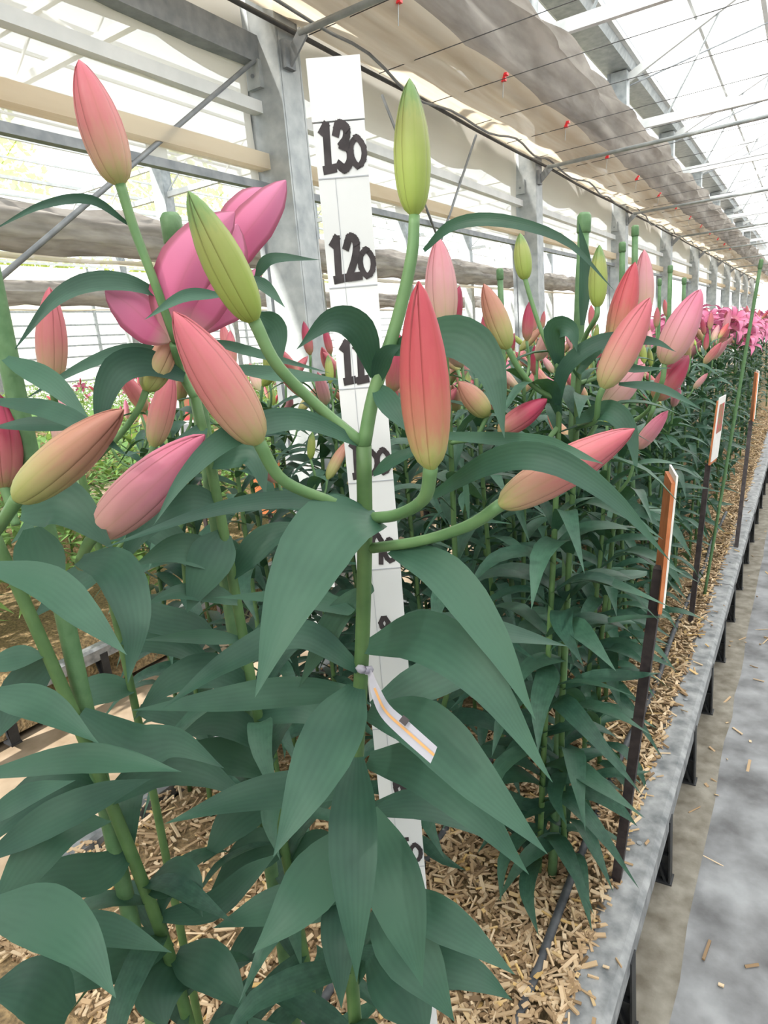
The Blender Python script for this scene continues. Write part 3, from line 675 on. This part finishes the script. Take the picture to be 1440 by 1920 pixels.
fl = empty('opening_flower', T(325, 642, .70) - C.location); fl.parent = C
PET = ([0, .1, .3, .55, .8, .93, 1], [.3, .6, .92, 1, .72, .38, .04])
for pts, w, up in [([(325, 640, .70), (330, 560, .675), (370, 470, .66), (440, 398, .66)], 108, .0), ([(325, 640, .705), (370, 570, .69), (420, 480, .68), (445, 420, .68)], 105, .0),
                   ([(322, 634, .70), (285, 610, .685), (240, 570, .67), (197, 545, .66)], 80, .2), ([(330, 636, .715), (400, 590, .73), (450, 560, .74), (490, 500, .74)], 60, .0),
                   ([(400, 540, .74), (445, 460, .735), (495, 395, .73), (536, 338, .73)], 78, .0), ([(395, 540, .75), (430, 450, .75), (465, 390, .745), (492, 352, .745)], 76, .0)]:
    P3 = [T(*p) for p in pts]; d = pts[1][2]
    ribbon(MB(), P3, w * d / F, to_cam(P3[1]) * (1 - up) + V(0, 0, up), 16, -.42, PET, 8).build('petal', M_petal, fl, True)
hero_bud(C, 'pink', (226, 347, .64), (148, 112, .61), 82, [(330, 640, .70), (290, 530, .665), (250, 425, .65)], .7, .0045, 'pink bud at the top left')
hero_bud(C, 'orange', (273, 734, .72), (330, 618, .72), 54, [(180, 860, .74), (225, 815, .73), (258, 770, .72)], .2, .0036)
LC = [
 ([(300, 552, .68), (233, 530, .66), (160, 533, .64), (95, 570, .62), (24, 660, .61)], 46, .4), ([(330, 668, .72), (250, 657, .70), (160, 685, .68), (40, 752, .66)], 32, .4),
 ([(345, 708, .73), (275, 680, .70), (220, 695, .68), (192, 760, .67), (190, 860, .67)], 62, .25), ([(240, 420, .655), (170, 375, .63), (80, 385, .60), (-20, 435, .58)], 20, .3),
 ([(480, 520, .72), (510, 486, .71), (600, 487, .70)], 26, .4), ([(470, 520, .72), (500, 540, .71), (535, 577, .70)], 26, .3), ([(415, 553, .66), (345, 556, .64), (270, 600, .63)], 26, .3),
 ([(484, 590, .56), (518, 620, .57), (526, 690, .57)], 46, .2), ([(430, 690, .75), (540, 705, .75), (640, 712, .74)], 34, .4), ([(400, 640, .76), (470, 660, .76), (620, 700, .76)], 24, .4),
 ([(380, 800, .76), (330, 880, .73), (300, 960, .72)], 66, .3), ([(395, 870, .77), (470, 850, .75), (500, 930, .74)], 60, .25), ([(445, 1130, .8), (400, 1115, .78), (330, 1112, .76), (268, 1136, .75)], 46, .5),
 ([(455, 1200, .82), (370, 1195, .8), (265, 1200, .78)], 36, .5), ([(430, 1060, .79), (340, 1030, .77), (250, 1060, .76)], 70, .4), ([(435, 1080, .8), (500, 1010, .8), (590, 980, .8)], 60, .4),
 ([(470, 1290, .84), (400, 1260, .82), (320, 1280, .80), (250, 1350, .79)], 80, .5), ([(480, 1340, .85), (560, 1330, .84), (640, 1370, .83)], 70, .5), ([(500, 1450, .87), (420, 1420, .85), (330, 1440, .83), (250, 1500, .82)], 80, .5),
 ([(510, 1500, .88), (440, 1540, .86), (380, 1620, .84)], 80, .4), ([(530, 1590, .9), (470, 1600, .88), (390, 1680, .86)], 80, .4), ([(540, 1620, .9), (600, 1590, .88), (650, 1620, .86)], 70, .4),
 ([(555, 1710, .92), (480, 1760, .9), (400, 1850, .88)], 70, .5), ([(415, 950, .78), (350, 940, .76), (270, 990, .74), (215, 1080, .73)], 70, .3), ([(420, 1000, .79), (390, 1060, .77), (350, 1150, .76)], 90, .2),
 ([(490, 1400, .86), (440, 1360, .85), (370, 1360, .84), (290, 1420, .83)], 66, .5),
]
for pts, w, up in LC: hero_leaf(C, pts, w, up)
# other left plants behind: buds seen between the leaves
D2, _ = plant_from([(330, 1700, 1.02), (250, 1300, .95), (180, 1000, .9), (130, 800, .87)], 'lily_plant', 'lily behind the left edge cane with upright and big slanting pink buds', .007, .005)
hero_bud(D2, 'pink', (98, 722, .80), (93, 538, .78), 56, [(130, 800, .87), (105, 760, .82)], .2, .004)
hero_bud(D2, 'pale', (130, 860, .95), (110, 730, .95), 50, [(160, 930, .93), (140, 890, .94)], .2)
hero_bud(D2, 'rose', (180, 1003, .60), (384, 815, .56), 98, [(180, 1060, .8), (150, 1060, .68), (165, 1020, .61)], .6, .005, 'big rose-pink bud')
hero_bud(D2, 'pink', (288, 838, .90), (322, 695, .90), 48, [(200, 1000, .9), (260, 900, .9)], .4, .0035)
hero_bud(D2, 'crimson', (320, 965, .85), (392, 936, .85), 34, [(200, 1050, .9), (270, 980, .86)], .1, .003)
hero_bud(D2, 'crimson', (400, 880, .92), (440, 790, .92), 44, [(330, 1000, .92), (375, 930, .92)], .1, .003)
g = random.Random(21)
for pts, w, up in [([(190, 1010, .9), (280, 990, .88), (350, 1040, .86), (420, 1130, .85)], 60, .4), ([(215, 1120, .92), (290, 1160, .9), (370, 1180, .88), (420, 1230, .87)], 66, .4), ([(230, 1200, .93), (330, 1210, .92), (420, 1270, .9)], 60, .5),
                   ([(160, 930, .89), (100, 950, .87), (20, 1020, .85)], 60, .4), ([(200, 1060, .9), (130, 1100, .88), (60, 1160, .86)], 60, .4), ([(260, 1330, .95), (330, 1340, .93), (400, 1400, .91)], 60, .5), ([(250, 1290, .95), (170, 1300, .92), (80, 1360, .9)], 70, .5)]:
    hero_leaf(D2, pts, w, up)
for root, path, sd, n, tt in ((A, pathA, 5, 16, (.04, .5)), (B, pathB, 6, 22, (.03, .6)), (C, pathC, 8, 26, (.03, .7))):
    grow_leaves(root, path, random.Random(sd), n, tt[0], tt[1], .12, .15)

# ------------------------------------------------------------------ canes and label stakes
def cane(top, base, label, r=.0095, group=None):
    t = empty('plant_cane', base, label, 'cane', group); ax = (top - base).normalized(); L = (top - base).length
    ps = []; rs = []
    for i in range(17):
        ps.append(base + ax * (L - .03) * i / 16); rs.append(r * (1.06 if i % 3 == 0 else 1))
    MB().tube(ps, rs, 12).build('pole', M_cane, t, True)
    MB().tube([top - ax * .034, top - ax * .032, top - ax * .006, top - ax * .001, top], [r * 1.05, r * 1.25, r * 1.25, r * .9, r * .4], 12).build('end_cap', M_cane, t, True)
def vcane(px, py, d, label, r=.0095, lean=(0, 0)):
    p = T(px, py, d); cane(p, V(p.x + lean[0], p.y + lean[1], 0), label, r)
cane(T(318, 398, .735), GZ(575, 1900, 0) * 0 + V(T(400, 900, .79).x, T(400, 900, .79).y, 0), 'green capped cane behind the opening pink flower')
cane(T(-70, 280, .57), V(T(85, 1000, .66).x, T(85, 1000, .66).y, 0), 'thick green cane at the left edge')
cane(T(1096, 398, 1.12), GZ(1035, 1645, 0), 'tall green capped cane beside the leafy stem right of the stick')
vcane(1191, 422, 2.1, 'tall green cane behind the red buds, right one of the pair'); vcane(1167, 453, 2.2, 'shorter green cane behind the red buds, left one of the pair')
vcane(1257, 497, 3.0, 'green cane in front of the fourth column'); vcane(1283, 520, 3.3, 'green cane right of the one before the fourth column'); vcane(1237, 522, 3.2, 'thin green cane left of the one before the fourth column', .008)
vcane(937, 503, 2.0, 'pale green cane behind the orange-green bud', .009)
def sign(base, top, a0, a1, width, label, turn, z0f=.0, photo=False):
    """stake from base to top, board along the upper part"""
    t = empty('plant_sign', base, label, 'sign'); MB().beam(base, top, .020, .018, (1, 0, 0)).build('stake', M_stake, t)
    v = ray(*a0[:2]); ang = math.atan2(v[1], v[0]) + turn; u = V(math.cos(ang), math.sin(ang), 0)
    p0 = T(*a0); p1 = T(*a1); ax = (p1 - p0).normalized(); n_ = u.cross(ax).normalized(); Mx = Matrix((u, ax, n_)).transposed(); c = (p0 + p1) / 2 + u * width * .45
    L = (p1 - p0).length / 2
    MB().box(c, (width / 2, L, .003), Mx).build('backing_board', M_orange, t)
    MB().box(c + n_ * .0048 + ax * .012, (width / 2, L, .0016), Mx).build('card', M_card, t)
    MB().box(c + n_ * .0069 + ax * .05, (width * .38, L * .45, .0004), Mx).build('printed_photo', M_photo, t)
b1 = GZ(1155, 1657, 0); d1 = 1.17
sign(b1, T(1237, 1064, 1.13), (1237, 1150, 1.13), (1262, 905, 1.08), .10, 'orange-backed label sign on a dark stake, nearest the path edge', .10)
b2 = GZ(1295, 1165, 0); sign(b2, T(1328, 870, 2.45), (1330, 872, 2.4), (1346, 752, 2.35), .11, 'white-faced label sign on a dark stake, second along the rail', -.20)
b3 = GZ(1380, 1030, 0); sign(b3, T(1408, 790, 3.5), (1412, 790, 3.4), (1421, 700, 3.4), .12, 'orange label sign on a dark stake, farthest along the rail', .12)
p = T(1320, 1118, 2.75); cane(T(1428, 485, 2.3), GZ(1320, 1120, 0), 'leaning slim yellow-green cane near the right edge', .006)
def field_sign(px, py, d, w, h, label, flip):
    c = T(px, py, d); t = empty('plant_sign', V(c.x, c.y, 0), label, 'sign'); r = ray(px, py); ang = math.atan2(r[1], r[0]); n_ = V(-math.cos(ang), -math.sin(ang), 0); u = V(-n_.y, n_.x, 0)
    M = Matrix((u, V(0, 0, 1), n_)).transposed()
    MB().box(V(c.x, c.y, c.z / 2) - n_ * .01, (.01, .003, c.z / 2)).build('stake', M_stake, t)
    MB().box(c, (w / 2, h / 2, .003), M).build('backing_board', M_orange, t)
    if not flip:
        MB().box(c + n_ * .005, (w / 2, h / 2, .0015), M).build('card', M_card, t); MB().box(c + n_ * .0075 + V(0, 0, h * .2) + u * w * .08, (w * .3, h * .22, .0005), M).build('printed_photo', M_photo, t)
        MB().box(c + n_ * .0075 - V(0, 0, h * .26), (w * .42, h * .16, .0005), M).build('printed_strip', M_galvd, t)
field_sign(355, 785, 2.6, .10, .2, 'white label sign with a red flower picture in the left field', False)
field_sign(500, 915, 2.5, .12, .2, 'orange-brown sign back standing left of the stick', True)

# ------------------------------------------------------------------ lilies right of the stick, built bud by bud
def right_plant(base, path_px, label, buds, leaves=34, seed=1, r0=.0062, r1=.0045, L=(.15, .19)):
    root, path = plant_from(path_px, 'lily_plant', label, r0, r1, base)
    for b in buds: hero_bud(root, *b)
    grow_leaves(root, path, random.Random(seed), leaves, .04, .97, *L)
    return root
b = GZ(1010, 1640, 0)
P1 = right_plant(b, [(1022, 1350, 1.19), (1040, 1000, 1.11), (1047, 850, 1.08), (1050, 715, 1.05)], 'lily beside the tall capped cane with green and orange-green buds', [
 ('orange', (953, 655, 1.0), (907, 532, .98), 46, [(1047, 750, 1.06), (1005, 728, 1.03), (972, 690, 1.01)], .5, .0042),
 ('green', (985, 525, 1.05), (975, 437, 1.04), 33, [(1050, 700, 1.05), (1015, 620, 1.05), (995, 560, 1.05)], .5, .0036),
 ('crimson', (935, 812, 1.0), (1026, 748, 1.0), 44, [(1047, 800, 1.07), (1000, 850, 1.04), (945, 840, 1.01)], .1, .004)], 44, 31)
P2 = right_plant(GZ(1035, 1640, 0) + V(.02, .03, 0), [(1050, 1350, 1.22), (1070, 1000, 1.14), (1080, 800, 1.09), (1088, 640, 1.06)], 'lily with a green bud and large orange-pink bud behind the tall capped cane', [
 ('green', (1120, 577, 1.0), (1124, 459, .98), 35, [(1086, 660, 1.06), (1100, 625, 1.03), (1118, 595, 1.0)], .3, .0038),
 ('pink', (1130, 728, .98), (1219, 558, .95), 62, [(1080, 800, 1.08), (1115, 790, 1.02), (1122, 750, .99)], .8, .0045, 'large orange-pink bud'),
 ('red', (1150, 655, 1.1), (1191, 491, 1.08), 50, [(1084, 720, 1.08), (1130, 700, 1.09)], .3, .004),
 ('pale', (1128, 770, 1.12), (1209, 682, 1.1), 50, [(1080, 850, 1.1), (1110, 810, 1.1)], .6, .004)], 44, 32)
for pts, w, up in [([(1045, 760, 1.05), (1060, 690, 1.02), (1130, 640, .99), (1220, 640, .97), (1268, 660, .96)], 34, .4), ([(1050, 690, 1.05), (1040, 620, 1.02), (1070, 620, 1.0), (1082, 660, 1.0)], 44, .3)]: hero_leaf(P1, pts, w, up)
for pts, w, up in [([(1092, 610, 1.05), (1098, 500, 1.04), (1085, 415, 1.03)], 24, .0), ([(1080, 790, 1.05), (1140, 770, 1.0), (1180, 810, .98), (1195, 892, .97)], 44, .3), ([(1160, 720, .98), (1240, 730, .96), (1320, 770, .95)], 24, .5), ([(1085, 700, 1.05), (1130, 650, 1.03), (1180, 690, 1.0), (1260, 690, .98)], 34, .5)]: hero_leaf(P2, pts, w, up)
P3 = right_plant(V(-.40, 1.55, 0), [(1120, 1250, 1.55), (1150, 1000, 1.48), (1170, 800, 1.42)], 'lily with tall rose and dark crimson buds right of the orange-pink bud', [
 ('rose', (1245, 683, 1.25), (1314, 542, 1.22), 60, [(1170, 800, 1.4), (1215, 770, 1.32), (1240, 720, 1.26)], .5, .0045, 'tall rose-pink bud'),
 ('crimson', (1228, 750, 1.3), (1291, 666, 1.28), 46, [(1170, 830, 1.42), (1205, 810, 1.36), (1222, 775, 1.3)], .4, .004),
 ('pale', (1205, 600, 1.4), (1208, 468, 1.38), 40, [(1168, 790, 1.42), (1190, 690, 1.4)], .2, .004)], 36, 33)
P4 = right_plant(V(-.72, 1.0, 0), [(860, 1250, 1.22), (850, 950, 1.12), (842, 760, 1.06)], 'lily behind the tall red bud with a pale pink bud', [
 ('pale', (832, 625, 1.0), (822, 444, .97), 62, [(842, 770, 1.06), (838, 690, 1.03)], .4, .004, 'pale pink upright bud'),
 ('crimson', (838, 640, 1.05), (862, 536, 1.04), 34, [(842, 770, 1.06), (832, 700, 1.05)], .4, .0036),
 ('crimson', (735, 735, .95), (748, 625, .93), 44, [(842, 790, 1.06), (780, 780, 1.0), (745, 760, .96)], .4, .0036),
 ('orange', (915, 780, 1.05), (860, 715, 1.03), 44, [(845, 830, 1.08), (890, 820, 1.06)], .4, .0036)], 40, 34)

# ------------------------------------------------------------------ grown lilies: prototypes and copies
KSETS = [('green', 'pink', 'pale', 'orange'), ('pink', 'red', 'green'), ('rose', 'pale', 'orange', 'pink'), ('crimson', 'pink', 'pale'), ('green', 'orange', 'pink', 'rose')]
def proto(i, h, leaves, lib, fl=0, name='lily_plant', M=None, tep=True, L=(.14, .18)):
    g = random.Random(100 + i); root = empty(name, (0, 0, 0)); lx, ly = g.uniform(-.05, .05), g.uniform(-.05, .05)
    path = [V(0, 0, 0), V(lx * .3, ly * .3, h * .4), V(lx * .8, ly * .8, h * .75), V(lx, ly, h)]
    stem_mesh(root, path); grow_leaves(root, path, g, leaves, .08, .98, *L); top_buds(root, path[-1], g, KSETS[i % 5], .105, lib, 1, tep)
    for k in range(fl):
        a = g.uniform(0, 6.28); d = V(math.cos(a) * .5, math.sin(a) * .5, .6).normalized(); p = path[-1] + V(math.cos(a) * .07, math.sin(a) * .07, .0 + .03 * k)
        M_ = align(p, p + d, 1, g.uniform(0, 6)); link('open_flower', FLM, root, M_)
    return root
FLM = open_flower_mesh(M_petal).mesh('open_flower', M_petal, True)
def far_proto(i, h, m, fl=0):
    g = random.Random(300 + i); root = empty('lily_plant', (0, 0, 0)); path = [V(0, 0, 0), V(.01, .01, h * .5), V(g.uniform(-.04, .04), g.uniform(-.04, .04), h)]
    stem_mesh(root, path); q = MB(); c = catmull(path, 20); az = 0
    for k in range(46):
        u = .1 + .9 * k / 45; az += 2.4 + g.gauss(0, .3); L = g.uniform(.11, .16); Mx = leaf_matrix(c[int(u * 20)], az, g.gauss(.25, .25), L)
        ps = [Mx @ V(0, 0, 0), Mx @ V(.35, .0, .12), Mx @ V(.7, 0, .06), Mx @ V(1, 0, -.15)]
        ribbon(q, ps, L * .22, (0, 0, 1), 5, .2, (LP_T, LP_W), 2)
    link('foliage', q.mesh('foliage', m, True), root)
    top_buds(root, path[-1], g, KSETS[i % 5][:3], .10, BUDLO, 1.0, False)
    for k in range(fl):
        a = k * 2.1 + i; d = V(math.cos(a) * .6, math.sin(a) * .6, .6).normalized(); p = path[-1] + V(math.cos(a) * .06, math.sin(a) * .06, .02 * k); link('open_flower', FLM, root, align(p, p + d, 1, a))
    return root
protos = [proto(i, (.98, 1.03, .94, 1.0, .90)[i], 40, BUDLO) for i in range(5)]
farp = [far_proto(i, (.95, 1.0, .9, .97)[i], M_leaf, 0) for i in range(4)]
farf = [far_proto(10 + i, (.95, 1.0)[i], M_leaf, 5) for i in range(2)]
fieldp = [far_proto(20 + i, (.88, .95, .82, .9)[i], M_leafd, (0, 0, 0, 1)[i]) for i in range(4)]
for r in protos + farp + farf + fieldp: register(r)
USED = set()
def put(r, x, y, rz, s, label, group):
    if r.name not in USED: USED.add(r.name); o = r
    else: o = copy_tree(r)
    o.location = (x, y, 0); o.rotation_euler = (0, 0, rz); o.scale = (s, s, s); tag(o, label, 'lily plant', group); return o
ROWN = ['nearest the edge rail', 'second from the edge rail', 'third from the edge rail', 'fourth from the edge rail', 'fifth from the edge rail', 'sixth from the edge rail']
ORDN = 'first second third fourth fifth sixth seventh eighth ninth tenth eleventh twelfth thirteenth fourteenth fifteenth sixteenth seventeenth'.split()
rowc = [0] * 6
g = random.Random(77); occupied = [(-.40, 1.13), (-.40, 1.55), (-.72, 1.0)]; heroes = [pos.location for pos in (A, B, C, D2)]
nmid = 0
y = .95
while y < 15:
    for ri, x in enumerate((-.43, -.62, -.81, -1.0, -1.19, -1.36)):
        xx = x + g.uniform(-.035, .035); yy = y + g.uniform(-.04, .04)
        if any((xx - a) ** 2 + (yy - b_) ** 2 < .012 for a, b_ in occupied): continue
        if any((xx - h.x) ** 2 + (yy - h.y) ** 2 < .012 for h in heroes): continue
        if yy < 1.25 and -.9 < xx < -.3: continue
        if y < 4.2:
            rowc[ri] += 0
            put(protos[g.randrange(5)], xx, yy, g.uniform(0, 6.28), g.uniform(.92, 1.06), 'budded lily, %s of the grown ones along the row %s' % (ORDN[rowc[ri]], ROWN[ri]), 'lilies in the rows of the foremost bed'); rowc[ri] += 1
        elif y < 7 and ri < 4 or (ri < 3 and g.random() < .6):
            fl = y > 4.4 and g.random() < .6
            put(g.choice(farf) if fl else farp[g.randrange(4)], xx, yy, g.uniform(0, 6.28), g.uniform(.92, 1.06),
                'flowering pink lily far down the foremost bed' if fl else 'distant budded lily far down the foremost bed', 'flowering lilies far down the bed' if fl else 'distant lilies far down the bed')
    y += .22 if y < 4 else .34
n = 0
for (x0, x1) in ((-3.6, -2.6), (-5.3, -4.3), (-8.4, -7.5)):
    yy = .6 if x0 > -4 else 1.8
    while yy < (13 if x0 > -6 else 16):
        for k in range(3 if x0 > -4 else 2):
            px = g.uniform(x0, x1)
            put(fieldp[g.randrange(4)], px, yy + g.uniform(-.12, .12), g.uniform(0, 6.28), g.uniform(.85, 1.05), 'sunlit budded lily in the beds beyond the columns', 'lilies in the beds beyond the columns'); n += 1
        yy += .62 if x0 > -6 else 1.1
# the far rest of the field as one mass
q = MB(); g = random.Random(5)
for i in range(42000):
    b0 = g.choice((-3.7, -3.7, -5.4, -5.4, -8.5, -10.2, -13.5, -15.1)); x = b0 + g.random() * 1.2; yy = .8 + 20 * g.random() ** 1.4; z = g.uniform(.25, .95)
    a = g.uniform(0, 6.28); L = g.uniform(.10, .17); d = V(math.cos(a), math.sin(a), g.uniform(-.3, .6)).normalized(); s = d.cross(V(0, 0, 1)).normalized() * L * .13
    c = V(x, yy, z); b = q.pts([c, c + d * L * .5 + s + V(0, 0, .01), c + d * L - V(0, 0, .03), c + d * L * .5 - s + V(0, 0, .01)]); q.f.append([b, b + 1, b + 2, b + 3])
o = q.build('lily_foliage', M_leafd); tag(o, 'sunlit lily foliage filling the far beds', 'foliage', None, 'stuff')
print('plants', len([o for o in bpy.data.objects if o.name.startswith('lily_plant')]), 'objects', len(bpy.data.objects))
